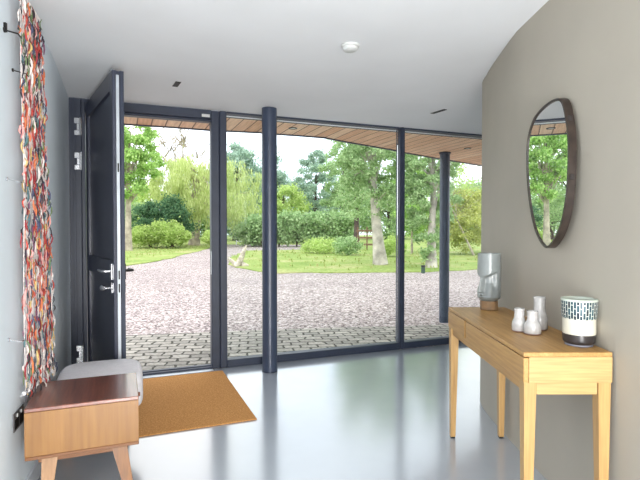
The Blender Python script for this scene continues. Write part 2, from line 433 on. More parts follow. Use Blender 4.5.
# interior column
def column(name, x, y, h, r, label, base_r=None):
    o = empty(name, (x, y, 0)); tag(o, label, 'column', 'steel columns')
    mb = MB(); mb.lathe([(r,.002),(r,h)], 48); mb.build('shaft', 'column_paint', o, smooth=True)
    mb = MB(); mb.lathe([(r+.012,h-.02),(r+.012,h-.001)], 48) if base_r else mb.lathe([(r+.002,.001),(r+.002,.012)], 48)
    mb.build('collar', 'frame_dark', o, smooth=True)
    return o
column('support_column', -.471, 4.575, CEIL-.002, .0695, 'dark blue-grey round column standing inside the room before the glass')
SZ = 2.428
column('support_column', at(444.5, 7.0), 7.0, SZ-.002, .07, 'dark round column outside on the paving, holding up the timber overhang', 1)

# ------------------------------------------------------------------ exterior shell: soffit
rim = []
for px, py in ((60,118),(90,121),(124,124),(170,127),(212,130.2),(261,132.5),(276,134),(300,135.6),(325,137.6),(342,141),(368,145.5),(394,150),(404,152.4),(436,158),(460,162),(483,165.6),(520,171),(560,176)):
    Y = (SZ-HC)*F/(HOR-py); rim.append((at(px, Y), Y))
iM = MG.inverted()
riml = [tuple((iM @ Vector((x,y,0)))[:2]) for x, y in rim]
riml = [p for p in riml if p[1] > .3]
sf = empty('soffit', G0, GA); sf['kind'] = 'structure'
poly = [(riml[0][0],.125)]+riml+[(riml[-1][0],.125)]
mb = MB(); mb.prism(poly, SZ, SZ+.02); mb.build('soffit_boarding', 'soffit_boards', sf)
mb = MB(); mb.prism(poly, SZ+.021, SZ+.42); mb.build('roof_edge', 'frame_dark', sf)
mb = MB()
ro = offset(riml, .03)
if ro[5][1] < riml[5][1]: ro = offset(riml, -.03)
mb.prism(riml+ro[::-1], SZ-.012, SZ+.43); mb.build('fascia', 'frame_dark', sf)
mb = MB(); mb.box(riml[0][0], riml[-1][0], .121, .135, SZ-.003, SZ+.43); mb.build('head_drip', 'frame_dark', sf)
mb = MB(); mb.box(T1, GL, .101, .119, SZ+.002, 2.62); struct(mb.build('trim_1', 'white_trim', loc=G0, rot=GA))
for px, py in ((293,128.5),(467,148.5)):
    Y = (SZ-HC)*F/(HOR-py); o = empty('soffit_downlight', (at(px,Y), Y, SZ-.001))
    tag(o, 'small round downlight in the timber overhang '+('nearer the inside column' if px < 400 else 'beyond the outside column'), 'light', 'downlights in the timber overhang')
    mb = MB(); mb.lathe([(.032,-.006),(.048,-.006),(.048,0),(.032,0)], 28, cap=False); mb.build('bezel', 'dark_metal', o, smooth=True)
    mb = MB(); mb.lathe([(.032,-.003),(.032,-.001)], 24); mb.build('lens', 'white_plastic', o)

# ------------------------------------------------------------------ ceiling fittings
Yd = (CEIL-HC)*F/(HOR-46.5)
o = empty('smoke_detector', (at(350,Yd), Yd, CEIL)); tag(o, 'round white smoke detector on the ceiling above the floor middle', 'smoke detector')
mb = MB(); mb.lathe([(.056,-.001),(.056,-.012),(.05,-.016)][::-1], 36); mb.build('base_plate', 'white_plastic', o, smooth=True)
mb = MB(); mb.lathe([(.036,-.036),(.044,-.03),(.046,-.016)], 36); mb.build('sensor_cap', 'white_plastic', o, smooth=True)
for (xa, ya, xb, yb, lab) in ((431.5,113.8,444.5,109.8,'black slot light in the ceiling above the right-hand window'),(175.8,87,179.3,82.5,'black slot light in the ceiling above the doorway')):
    pa = ((CEIL-HC)*F/(HOR-ya)); pb = ((CEIL-HC)*F/(HOR-yb)); A = Vector((at(xa,pa),pa,0)); B = Vector((at(xb,pb),pb,0))
    d = B-A; o = empty('ceiling_slot', ((A.x+B.x)/2,(A.y+B.y)/2,CEIL), math.atan2(d.y,d.x)); tag(o, lab, 'ceiling light', 'slots in the ceiling')
    L = d.length/2; mb = MB(); mb.box(-L, L, -.02, .02, -.006, -.001); mb.build('slot', 'slot_black', o)
    mb = MB(); mb.box(-L-.004, L+.004, -.024, -.0201, -.003, -.001); mb.box(-L-.004, L+.004, .0201, .024, -.003, -.001); mb.build('bezel', 'white_plastic', o)

# ------------------------------------------------------------------ doormat
mb = MB(); mb.box(.13, 1.277, -1.373, -.103, .001, .009, bev=.003)
tag(mb.build('doormat', 'coir', loc=G0, rot=GA), 'large rectangular orange-brown coir doormat lying inside the open door', 'doormat')

# ------------------------------------------------------------------ console table
CX0, CX1, CY0, CY1, CT = .8215, 1.18, 1.965, 3.125, .834
ct = empty('console_table', (CX0, CY0, 0)); tag(ct, 'pale oak console table with tapered legs against the taupe wall', 'table')
W, L = CX1-CX0, CY1-CY0
mb = MB(); mb.box(0, W, 0, L, CT-.018, CT, bev=.002); mb.build('tabletop', 'oak_y', ct)
mb = MB(); mb.box(.022, W, 0, .02, CT-.123, CT-.0185, bev=.001); mb.build('end_panel', 'oak_x', ct)
mb = MB(); mb.box(.022, W, L-.02, L, CT-.123, CT-.0185, bev=.001); mb.build('end_panel', 'oak_x', ct)
mb = MB(); mb.box(W-.02, W-.001, .021, L-.021, CT-.123, CT-.0185); mb.build('back_panel', 'oak_y', ct)
mb = MB(); mb.box(.022, W-.021, .021, L-.021, CT-.119, CT-.112); mb.build('bottom_board', 'oak_y', ct)
ysp = 2.765-CY0
mb = MB(); mb.box(.010, .0205, ysp-.0115, ysp+.0115, CT-.1225, CT-.022); mb.build('gap_shade', 'leg_brown', ct)  # brown strip set in the drawer gap, its shade put in as colour
for a, bb in ((.0, ysp-.012), (ysp+.012, L)):
    mb = MB(); mb.box(0, .0205, a+.0, bb, CT-.1225, CT-.0225, bev=.0015); o = mb.build('drawer', 'oak_y', ct)
    mb2 = MB(); mb2.box(.0207, W-.03, max(a, .022)+.004, min(bb, L-.022)-.004, CT-.105, CT-.03); mb2.build('drawer_box', 'oak_x', o)
mb = MB(); mb.box(.014, .034, .05, L-.05, CT-.168, CT-.1285, bev=.001); mb.build('front_rail', 'oak_y', ct)
for y0 in (.008, L-.028):
    mb = MB(); mb.box(.056, W-.056, y0, y0+.02, CT-.173, CT-.1235, bev=.001); mb.build('end_rail', 'oak_x', ct)
for sx in (0,1):
    for sy in (0,1):
        xt = (.004, .054) if not sx else (W-.054, W-.004); yt = (.003, .052) if not sy else (L-.052, L-.003)
        xb = (.01, .04) if not sx else (W-.04, W-.01); yb = (.006, .036) if not sy else (L-.036, L-.006)
        vs = [(x,y,.012) for y in yb for x in xb]+[(x,y,CT-.1235) for y in yt for x in xt]
        mb = MB(); mb.add(vs, [(0,2,3,1),(4,5,7,6),(0,1,5,4),(2,6,7,3),(0,4,6,2),(1,3,7,5)]); lg = mb.build('leg', 'oak_z', ct)
        mb = MB(); mb.box(xb[0]+.002, xb[1]-.002, yb[0]+.002, yb[1]-.002, .001, .0119); mb.build('foot_pad', 'dark_metal', lg)

# head sculpture
sx_, sy_ = at(489.5, 3.03), 3.03
hd = empty('head_sculpture', (sx_, sy_, CT+.0005)); tag(hd, 'glossy grey ceramic head vase with carved face on far end of the console', 'sculpture')
mb = MB(); mb.lathe([(.050,0),(.053,.003),(.053,.056)], 40); mb.build('plinth', 'sculpture_base', hd, smooth=True)
mb = MB(); NA, NH = 120, 100; fdir = math.atan2(-.5, -.86); vs = []; fs = []
def bell(x, w): return math.exp(-(x/w)**2)
for j in range(NH+1):
    u = j/NH
    base = .069*(1-.30*max(0, (.09-u)/.09)**1.6)*(1+.03*math.sin(u*PI))
    for i in range(NA):
        a = 2*PI*i/NA; d = (a-fdir+PI) % (2*PI)-PI; r = base
        brow = .47+.10*min(abs(d),1.3)
        k = 1/(1+math.exp((u-brow)/.008))             # below brow line
        fade = max(0, min(1, (u-.08)/.3)) ; side = 1/(1+math.exp((abs(d)-1.35)/.1))
        r -= .021*k*fade*side*(1-bell(d,.16))
        r += .024*bell(d, .22)*k*max(0, min(1, (u-.17)/.025))*(1-.75*max(0,(u-.19))/.30)
        r += .006*bell(d, .36)*(bell(u-.13,.016)+bell(u-.09,.016)) - .003*bell(d,.4)*bell(u-.11,.008)
        r += .003*bell(d, .5)*bell(u-.03,.03)
        r += .010*bell(abs(d)-.85,.35)*bell(u-.24,.12)
        ys = .93
        vs.append((r*math.cos(a), r*math.sin(a)*ys, .0562+u*.293))
for j in range(NH):
    for i in range(NA): fs.append((j*NA+i, j*NA+(i+1)%NA, (j+1)*NA+(i+1)%NA, (j+1)*NA+i))
fs.append(tuple(range(NA))[::-1])
# hollow lip
b = len(vs)
for rr_, z in ((.062,.3492),(.060,.33),(.058,.24)):
    for i in range(NA): a = 2*PI*i/NA; vs.append((rr_*math.cos(a), rr_*math.sin(a)*.93, z))
st = NH*NA
for i in range(NA): fs.append((st+i, st+(i+1)%NA, b+(i+1)%NA, b+i))
for q in range(2):
    for i in range(NA): fs.append((b+q*NA+i, b+q*NA+(i+1)%NA, b+(q+1)*NA+(i+1)%NA, b+(q+1)*NA+i))
fs.append(tuple(b+2*NA+i for i in range(NA)))
mb.add(vs, fs); mb.build('head', 'glaze_grey', hd, smooth=True)

# small white vases
def vase(x, y, R, H, neck, label):
    o = empty('bud_vase', (x, y, CT+.0005)); tag(o, label, 'vase', 'white bud vases on the console')
    mb = MB(); mb.lathe([(R*.9,0),(R*.985,.0035),(R*.985,.006)], 40); mb.build('foot', 'vase_foot', o, smooth=True)
    mb = MB(); pr = [(R*.97,.0062),(R,.012)]
    sh = H*.34
    pr += [(R,sh*.7),(R*.99,sh)]
    for k in range(1, 9): t = k/8; pr.append((R*.99+(neck-R*.99)*(t*t*(3-2*t)), sh+(H*.30)*t))
    pr += [(neck*.97,H*.78),(neck,H*.92),(neck*1.07,H*.99),(neck*1.05,H),(neck*.9,H),(neck*.86,H*.96),(neck*.85,H*.5)]
    mb.lathe(pr, 40); mb.build('body', 'glaze_white', o, smooth=True)
vase(at(520,2.38), 2.38, .0345, .112, .0235, 'squat white bud vase leftmost of the three, nearest the head sculpture')
vase(at(533.2,2.315), 2.315, .0395, .110, .024, 'squat white bud vase in front of the tall white vase')
vase(at(540.2,2.42), 2.42, .0385, .162, .0275, 'tallest white bud vase, standing behind the two squat ones')

# patterned pot
PY = 2.10; px_ = at(580, PY)
o = empty('ceramic_pot', (px_, PY, CT+.0005)); o.scale = (.9,.9,.955); tag(o, 'ceramic pot with teal dashed band, cream middle and black base', 'pot')
mb = MB(); mb.lathe([(.060,0),(.062,.002),(.060,.009)], 48); mb.build('foot', 'pot_foot', o, smooth=True)
mb = MB(); mb.lathe([(.062,.0091),(.070,.016),(.0715,.024),(.072,.053)], 48); mb.build('base', 'black_ceramic', o, smooth=True)
mb = MB(); mb.lathe([(.0722,.0532),(.073,.06),(.0725,.112),(.0725,.1215)], 48); mb.build('middle', 'cream_ceramic', o, smooth=True)
mb = MB(); mb.lathe([(.0735,.1217),(.0765,.127),(.079,.16),(.080,.2)], 48); mb.build('band', 'teal_band', o, smooth=True)
mb = MB(); mb.lathe([(.080,.2002),(.0805,.207),(.079,.2095),(.075,.2095),(.073,.205),(.071,.13)], 48); mb.build('lip', 'pot_lip', o, smooth=True)

# ------------------------------------------------------------------ mirror
MYc, MZc = 2.378, 1.592
def wallx(Y, z):
    for i in range(nv-1):
        if RWs[i][1] <= Y <= RWs[i+1][1]:
            t = (Y-RWs[i][1])/(RWs[i+1][1]-RWs[i][1]); return RWs[i][0]*(1-t)+RWs[i+1][0]*t+lean(Y)*z/CEIL
    return 1.2
xw = min(wallx(2.2,2.0), wallx(2.68,2.0), wallx(2.44, 2.0))
xf = xw-.034
mr = empty('wall_mirror', (xw-.001, MYc, MZc)); tag(mr, 'egg-shaped mirror with dark rim on the taupe wall above the console', 'mirror')
mpts = [(560,98.8,.5),(545,104.4,1),(533,117.5,1),(527,136,1),(525.5,156,1),(526.3,181,1),(530,211,1),(536,234,1),(547,248,.7),(557.5,245,.2),(567.5,230,0),(573,207,0),(575.8,177.5,0),(576,140,0),(572.5,115,0),(567.5,102.5,.2)]
op = []
for px, py, fr_ in mpts:
    X = xw-.036*fr_; Y = X*F/(px-320); op.append((Y-MYc, zat(py, Y)-MZc))
def closed(P, k=6):
    out = []; m_ = len(P)
    for i in range(m_):
        p0, p1, p2, p3 = P[i-1], P[i], P[(i+1)%m_], P[(i+2)%m_]
        for j in range(k):
            t = j/k; out.append(tuple(.5*((2*p1[a])+(-p0[a]+p2[a])*t+(2*p0[a]-5*p1[a]+4*p2[a]-p3[a])*t*t+(-p0[a]+3*p1[a]-3*p2[a]+p3[a])*t**3) for a in (0,1)))
    return out
def egg(s):
    P = closed(op)
    for _ in range(4): P = [((P[i-1][0]+2*P[i][0]+P[(i+1)%len(P)][0])/4, (P[i-1][1]+2*P[i][1]+P[(i+1)%len(P)][1])/4) for i in range(len(P))]
    if not s: return P
    out = []; cxm = sum(p[0] for p in P)/len(P); czm = sum(p[1] for p in P)/len(P)
    for i, p in enumerate(P):
        a = Vector(P[i-1]); b = Vector(P[(i+1)%len(P)]); t = (b-a).normalized(); nn = Vector((-t.y, t.x))
        if nn.dot(Vector((cxm-p[0], czm-p[1]))) < 0: nn = -nn
        out.append((p[0]+nn.x*s, p[1]+nn.y*s))
    return out
eo, ei = egg(0), egg(.011); n = len(eo); mb = MB()
vs = [(.0005,y,z) for y, z in eo]+[(-.036,y,z) for y, z in eo]+[(-.036,y,z) for y, z in ei]+[(-.025,y,z) for y, z in ei]
fs = []
for q in range(3):
    for k in range(n): fs.append((q*n+k, q*n+(k+1)%n, (q+1)*n+(k+1)%n, (q+1)*n+k))
mb.add(vs, fs); mb.build('rim', 'mirror_rim', mr, smooth=True)
mb = MB(); mb.add([(-.031,y,z) for y, z in ei], [tuple(range(n))]); mb.build('mirror_glass', 'mirror_glass', mr)
mb = MB(); mb.add([(-.001,y*.99,z*.99) for y, z in eo], [tuple(range(n))]); mb.build('backing', 'dark_metal', mr)
for zz in (.24, -.02):
    kk = min(range(n), key=lambda k: (abs(eo[k][1]-zz)+(0 if eo[k][0] < 0 else 9))); y, z = eo[kk]
    mb = MB(); mb.box(-.03, -.01, y-.006, y+.002, z-.013, z+.013, bev=.003); mb.build('rim_join', 'mirror_strap', mr)

# ------------------------------------------------------------------ telephone bench
BA = math.atan(.404)
bn = empty('bench', (-1.34, 2.2, 0), BA); tag(bn, 'retro wooden bench with cabinet end and pale grey cushion by left wall', 'bench')
BW, BLn, BZ0, BZ1 = .487, .43, .276, .515
mb = MB(); mb.box(0, BW, 0, BLn, BZ1-.018, BZ1, bev=.003); mb.build('cabinet_top', 'teak_top', bn)
mb = MB(); mb.box(0, BW, 0, .02, BZ0+.018, BZ1-.0185, bev=.001); mb.build('end_panel', 'teak_end', bn)
mb = MB(); mb.box(0, BW, 0, BLn, BZ0, BZ0+.0175, bev=.003); mb.build('cabinet_base', 'teak_rail', bn)
mb = MB(); mb.box(0, .018, .0205, BLn, BZ0+.018, BZ1-.0185); mb.build('back_panel', 'teak_end', bn)
mb = MB(); mb.box(BW-.02, BW-.002, .0205, BLn-.002, BZ0+.02, BZ1-.02, bev=.002); dr = mb.build('door', 'teak_end', bn)
mb = MB(); mb.lathe([(.008,0),(.013,.012),(.010,.02)], 18, M=Matrix.Translation((BW-.002, .36, .41)) @ Matrix.Rotation(PI/2, 4, 'Y')); mb.build('knob', 'teak_top', dr, smooth=True)
mb = MB(); mb.box(.018, BW-.02, BLn-.018, BLn, BZ0+.018, BZ1-.0185); mb.build('end_panel', 'teak_end', bn)
mb = MB(); mb.box(.05, BW-.05, .03, .052, BZ0-.028, BZ0-.0005, bev=.003); mb.box(.05, .07, .052, .98, BZ0-.028, BZ0-.0005); mb.box(BW-.07, BW-.05, .052, .98, BZ0-.028, BZ0-.0005); mb.box(.05, BW-.05, .96, .98, BZ0-.028, BZ0-.0005); mb.build('seat_rail', 'teak_rail', bn)
# cushion: rounded superellipse block
mb = MB(); cx, cy, hx, hy = .292, .715, .238, .275; z0, z1 = BZ0+.004, .472; NQ = 64; lay = 12; vs = []; fs = []
for j in range(lay+1):
    u = j/lay; zc = -math.cos(u*PI); zz = (z0+z1)/2+(z1-z0)/2*math.copysign(abs(zc)**.6, zc); ins_ = 1-(abs(zc)**5)*.13
    for i in range(NQ):
        a = 2*PI*i/NQ; c, s_ = math.cos(a), math.sin(a)
        vs.append((cx+hx*ins_*math.copysign(abs(c)**.45, c), cy+hy*ins_*math.copysign(abs(s_)**.45, s_), zz))
for j in range(lay):
    for i in range(NQ): fs.append((j*NQ+i, j*NQ+(i+1)%NQ, (j+1)*NQ+(i+1)%NQ, (j+1)*NQ+i))
b = len(vs); vs.append((cx,cy,z0)); vs.append((cx,cy,z1+.008))
for i in range(NQ): fs.append((b,(i+1)%NQ,i)); fs.append((b+1,lay*NQ+i,lay*NQ+(i+1)%NQ))
mb.add(vs, fs); mb.build('cushion', 'cushion_fabric', bn, smooth=True)
mb = MB(); mb.box(.05, BW-.02, BLn+.004, .97, BZ0-.0004, BZ0+.004); mb.build('seat_board', 'teak_rail', bn)
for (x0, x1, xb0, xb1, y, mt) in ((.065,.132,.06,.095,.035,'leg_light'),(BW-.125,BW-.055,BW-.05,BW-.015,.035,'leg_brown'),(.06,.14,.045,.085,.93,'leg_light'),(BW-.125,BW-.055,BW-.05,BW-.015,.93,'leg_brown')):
    mb = MB(); yy = -.03 if y < .5 else .03
    y0, y1 = y-.012, y+.012
    vs = [(xb0,y0+yy,.001),(xb1,y0+yy,.001),(xb0,y1+yy,.001),(xb1,y1+yy,.001),(x0,y0,BZ0-.0006),(x1,y0,BZ0-.0006),(x0,y1,BZ0-.0006),(x1,y1,BZ0-.0006)]
    mb.add(vs, [(0,2,3,1),(4,5,7,6),(0,1,5,4),(2,6,7,3),(0,4,6,2),(1,3,7,5)])
    o = mb.build('leg', mt, bn)

# ------------------------------------------------------------------ socket on left wall
def lwp(Y, off=0):
    for i in range(len(LWs)-1):
        if LWs[i+1][1] <= Y <= LWs[i][1]:
            t = (LWs[i][1]-Y)/(LWs[i][1]-LWs[i+1][1]); p = Vector(LWs[i]).lerp(Vector(LWs[i+1]), t)
            d = (Vector(LWs[i+1])-Vector(LWs[i])).normalized(); nn = Vector((-d.y, d.x))
            if nn.x < 0: nn = -nn
            return (p+nn*off, nn)
p, nn = lwp(2.30)
so = empty('power_socket', (p.x, p.y, .437), math.atan2(nn.y, nn.x)); tag(so, 'double metal power socket low on the left wall beside the bench', 'socket')
mb = MB(); mb.box(.001, .007, -.073, .073, -.043, .043, bev=.002); mb.build('face_plate', 'socket_metal', so)
for s_ in (-1, 1):
    mb = MB(); mb.box(.007, .0085, s_*.036-.027, s_*.036+.027, -.032, .012, bev=.0006); q = mb.build('outlet', 'slot_black', so)
    mb = MB(); mb.box(.007, .011, s_*.03-.006, s_*.03+.006, .018, .034, bev=.001); mb.build('switch', 'white_plastic', so)

# ------------------------------------------------------------------ textile hanging
pal = {'rag_red':(176,66,56),'rag_orange':(208,118,78),'rag_white':(222,212,208),'rag_black':(58,54,62),'rag_teal':(76,106,112),'rag_green':(106,124,86),'rag_purple':(108,66,92),'rag_pink':(212,150,146),'rag_navy':(72,76,104),'rag_yellow':(206,176,116),'rag_crimson':(146,50,58)}
for k, c in pal.items(): plain(k, c, .8, var=.12, scale=60)
pk = list(pal); wts = [17,13,12,14,8,9,7,10,8,5,9]
th = empty('textile_hanging', (-1.36, 2.45, .5)); tag(th, 'long multicoloured wall hanging of rag scraps on the white left wall', 'wall hanging')
NS = 22; 
for k in range(NS):
    u = k/(NS-1); mb = MB(); z = 2.43-.03*random.random(); zend = .575-.055*u
    while z > zend:
        h = random.uniform(.035, .085); w = random.uniform(.008, .017)
        spread = .30+.27*min(1, max(0, (2.43-z)/1.9))
        Y = 2.27+u*spread+.012*math.sin(z*5+k)+random.uniform(-.012,.012)
        if random.random() < .93:
            p, nn = lwp(Y, .045+random.uniform(-.008,.014)); t = Vector((-nn.y, nn.x))
            M = Matrix.Translation((p.x-th.location.x, p.y-th.location.y, z-th.location.z)) @ Matrix.Rotation(math.atan2(nn.y,nn.x)+random.uniform(-.5,.5), 4, 'Z') @ Matrix.Rotation(random.uniform(-.22,.22), 4, 'X')
            c = random.choices(range(len(pk)), wts)[0]
            if z > 2.0 and random.random() < .35: c = random.choice([2,5,3,7])
            # folded scrap: gently bent strip with thickness
            vs = []; th_ = .0025; bend = random.uniform(-.012,.012)
            for q in range(4):
                zz = -h*q/3; xb = bend*math.sin(q/3*PI)+random.uniform(-.002,.002); ww = w*(.5+.5*math.sin((q+.6)/4.2*PI))
                vs += [(xb,-ww/2,zz),(xb,ww/2,zz),(xb+th_+.003*(q in (1,2)),0,zz)]
            fs = [(0,1,2),(9,11,10)]
            for q in range(3):
                a = q*3; fs += [(a,a+1,a+4,a+3),(a+1,a+2,a+5,a+4),(a+2,a,a+3,a+5)]
            mb.add(vs, fs, c, M)
        z -= h*random.uniform(.45,.8)
    # cord carrying the scraps
    pts = []
    for q in range(14):
        zz = 2.44-(2.44-zend)*q/13; spread = .30+.27*min(1, max(0, (2.43-zz)/1.9))
        p, nn = lwp(2.27+u*spread+.012*math.sin(zz*5+k), .045); pts.append((p.x-th.location.x, p.y-th.location.y, zz-th.location.z))
    mb.tube(pts, .002, 5, 2)
    mb.build('rag_strand', pk, th)
for k in range(9):
    mb = MB(); u = (k+.3)/9; ya = 2.22+u*.58; yb_ = ya+.04
    pa, _ = lwp(ya, .045); pb, _ = lwp(yb_, .045); z = .572-.06*u
    mb.tube([(pa.x-th.location.x,pa.y-th.location.y,z-th.location.z),(pb.x-th.location.x,pb.y-th.location.y,z-.004-th.location.z)], .009, 8)
    mb.build('hem_bead', 'white_trim', th, smooth=True)
pa = [lwp(2.21+.6*i/12, .043)[0] for i in range(13)]
mb = MB(); mb.tube([(q.x-th.location.x, q.y-th.location.y, .570-.06*i/12-th.location.z) for i, q in enumerate(pa)], .004, 8); mb.build('hem_wire', 'steel', th, smooth=True)
for z, mt, r in ((2.215,'dark_metal',.006),(1.556,'steel',.004),(.835,'steel',.004),(2.07,'dark_metal',.004)):
    yb_ = 2.19 if z != 2.07 else 2.29
    p0, nn = lwp(yb_, .0); p1 = p0+nn*.055
    q0 = Vector((p0.x, p0.y, z))-th.location; q1 = Vector((p1.x, p1.y, z-.012))-th.location
    t = Vector((-nn.y*-1, nn.x*-1, 0)); t = Vector((-nn.y, nn.x, 0)); 
    if t.y < 0: t = -t
    mb = MB(); mb.tube([q0, q1, q1+t*.05], r*.6, 8); mb.lathe([(r*2,0),(r*2,.006)], 14, M=Matrix.Translation(q0) @ Vector((nn.x,nn.y,0)).to_track_quat('Z','Y').to_matrix().to_4x4())
    if z > 2.2: mb.box(q0.x, q0.x+.012, q0.y-.006, q0.y+.006, q0.z-.01, q0.z+.03)
    mb.build('standoff_pin', mt, th, smooth=True)

# ------------------------------------------------------------------ ground outside
mb = MB(); mb.box(-90, 90, -20, 120, -.3, -.03); struct(mb.build('ground', 'gravel'))
ga, gb = gw(-1.5,.125), gw(GL+2,.125)
pv = [ga, gb, (7.5,7.9), (1.6,6.86), (1.03,6.75), (.3,6.68), (-.55,6.55), (-1.94,6.27), (-3.2,6.0), (-4.2,5.75), (-4.3,3.2)]
MP = Matrix.Rotation(-math.radians(8), 4, 'Z')
mb = MB(); mb.prism([tuple((MP @ Vector((x,y,0)))[:2]) for x, y in pv], -.029, -.008); struct(mb.build('paving', 'setts', rot=math.radians(8)))
def jitter(poly, step=.6, amp=.12):
    out = []
    for i in range(len(poly)):
        a = Vector(poly[i]); b = Vector(poly[(i+1)%len(poly)]); n = max(1, int((b-a).length/step)); n = min(n, 60)
        for k in range(n): p = a.lerp(b, k/n); out.append((p.x+random.uniform(-amp,amp), p.y+random.uniform(-amp,amp)*1.5))
    return out
lawns = {'left': [(-40,14),(-12,17),(-7.2,17.9),(-6.9,21.4),(-7.4,28),(-7.9,35),(-9,43),(-80,43)],
         'island': [(-3.3,18.2),(-1.9,15.9),(-1.2,15.2),(2.3,15.4),(3.4,15.5),(5.5,16.6),(9,17.5),(18,19),(40,24),(80,26),(80,60),(0,60),(-.4,42),(-1,33),(-2.6,31.5),(-4.6,31),(-4.4,24)]}
for k, P in lawns.items():
    mb = MB(); mb.prism(jitter(P), -.029, 0.0); struct(mb.build('lawn', 'lawn'))
mb = MB(); mb.box(-90, 90, 44, 119, -.029, -.005); struct(mb.build('field', 'lawn'))

def quads(centers, size, stretch=1.0, droop=False):
    """leaf quads at centers (N,3); returns verts array and faces list"""
    n = len(centers)
    a = rng.normal(size=(n,3)); a /= np.linalg.norm(a, axis=1)[:,None]
    if droop: a = np.tile(np.array([0,0,1.0]), (n,1))+rng.normal(size=(n,3))*.18; a /= np.linalg.norm(a, axis=1)[:,None]
    b = rng.normal(size=(n,3)); b -= (b*a).sum(1)[:,None]*a; b /= np.linalg.norm(b, axis=1)[:,None]
    s = size*rng.uniform(.6,1.4,(n,1))
    A = a*s*stretch*.5; B = b*s*.5/(stretch**.5 if droop else 1)
    V = np.stack([centers-A, centers+B*.8, centers+A, centers-B*.8], axis=1).reshape(-1,3)
    return V
def leaf_mesh(name, V, mat, parent):
    n = len(V)//4; me = bpy.data.meshes.new(name); me.vertices.add(len(V)); me.vertices.foreach_set('co', V.astype(np.float32).ravel())
    me.loops.add(n*4); me.loops.foreach_set('vertex_index', np.arange(n*4, dtype=np.int32))
    me.polygons.add(n); me.polygons.foreach_set('loop_start', np.arange(0, n*4, 4, dtype=np.int32))
    me.update(calc_edges=True); me.materials.append(MATS[mat])
    o = bpy.data.objects.new(name, me); COL.objects.link(o); o.parent = parent; return o

def tree(name, px, Y, label, cat='tree', top=150, low=215, wpx=40, leaf='leaf_mid', bark='bark_dark', n=60, per=110, ls=.16, cr=.12,
         trunk=.16, lean_=(0,0), shape='round', base=0.0, cxoff=0, group=None, depth=None, bare=False, dens=1):
    X = at(px, Y); o = empty(name, (X, Y, -.0)); tag(o, label, cat, group)
    zt = zat(top, Y); zl = max(.05, zat(low, Y)); W_ = wpx/F*Y/2; D_ = depth or W_; H_ = (zt-zl)
    C = []
    while len(C) < n:
        p = rng.uniform(-1,1,3); r = np.linalg.norm(p)
        if r > 1 or r < .35 and rng.random() < .7: continue
        u = (p[2]+1)/2
        if shape == 'cone': k = (1-u)**.8+.06
        elif shape == 'column': k = min(1, (1-u)*3+.25)*min(1, u*4+.4)
        elif shape == 'box': k = 1/max(.45, math.sqrt(max(.01,1-p[2]**2))) ; k = min(k,1.6)
        else: k = 1
        C.append((p[0]*W_*k+at(px+cxoff,Y)-X, p[1]*D_*k, zl+u*H_))
    C = np.array(C)
    # trunk + branches
    mb = MB(); lx, ly = lean_
    if trunk:
        tp = zl+H_*.75; pts = []; rad = []
        for q in range(7):
            t = q/6; pts.append((lx*t+math.sin(t*5+px)*trunk*.25*t+cxoff/F*Y*t*.6, ly*t, tp*t)); rad.append(trunk*(1.25 if q == 0 else 1)*(1-.8*t)+.01)
        mb.tube(pts, rad, 10)
        for c in C[:min(n, 26)]:
            t = random.uniform(.35,.95); k = min(5, int(t*6)); a = Vector(pts[k]).lerp(Vector(pts[k+1]), t*6-k)
            if c[2] < a.z-.3 and shape != 'willow': continue
            e = Vector(c); mid = a.lerp(e, .5)+Vector((0,0,.08*H_*random.random()))
            mb.tube([a, mid, e], [max(.015,trunk*.28), max(.01,trunk*.16), .008], 5)
            if bare:
                for _ in range(5):
                    s0 = mid.lerp(e, random.random()); e2 = s0+Vector((random.uniform(-1,1),random.uniform(-1,1),random.uniform(.2,1.4)))*H_*.13
                    mb.tube([s0, s0.lerp(e2,.5)+Vector((0,0,.05)), e2], [.06,.045,.025], 4)
        mb.build('trunk', bark, o, smooth=True)
    R = cr*max(W_, .5)*2.2; ls = ls*.55; per = int(per*2.2*dens)
    P = []
    for c in C:
        m_ = max(4, int(per*rng.uniform(.6,1.3)))
        if shape == 'willow':
            q = rng.normal(size=(m_,3))*np.array([R*.22, R*.22, 0])+c; L_ = rng.uniform(.3,1)*H_*.38
            q[:,2] = c[2]-rng.random(m_)*L_
            q[:,2] = np.maximum(q[:,2], rng.uniform(.9,2.0,m_))
        else:
            q = rng.normal(size=(m_,3))*R*np.array([.5,.5,.36])+c
        P.append(q)
    P = np.concatenate(P); P = P[P[:,2] > .02]
    if per: leaf_mesh('foliage', quads(P, ls, 3.0 if shape == 'willow' else 1.35, droop=(shape == 'willow')), leaf, o)
    return o

BT = 'trees beyond the gravel drive'
# left group
tree('leafy_tree', 128, 31, 'bright green broadleaf tree with pale trunk at the edge of the doorway view', top=108, low=203, wpx=62, leaf='leaf_bright', bark='bark_pale', n=70, per=85, ls=.26, cr=.085, trunk=.22, cxoff=4)
tree('willow_tree', 194, 41, 'large yellow-green weeping willow with a stout trunk behind the lawn', top=152, low=218, wpx=112, leaf='leaf_willow', bark='bark_pale', n=190, per=80, ls=.2, cr=.1, trunk=.42, shape='willow', cxoff=14, depth=4.5)
tree('bare_tree', 176, 47, 'thin pale bare-branched tree rising behind the weeping willow', top=118, low=200, wpx=64, leaf='leaf_willow', bark='bark_pale', n=34, per=3, ls=.15, cr=.08, trunk=.15, bare=True)
tree('dark_shrub', 172, 36.8, 'tall dark green shrub left of the willow trunk', 'shrub', top=196, low=240, wpx=52, leaf='leaf_deep', n=50, per=110, ls=.22, cr=.14, trunk=.12, shape='cone', depth=1.6)
tree('dark_shrub', 150, 36.6, 'lower dark green shrub beside the pale tree trunk', 'shrub', top=204, low=242, wpx=34, leaf='leaf_deep', n=34, per=110, ls=.22, cr=.14, trunk=.1, depth=1.4)
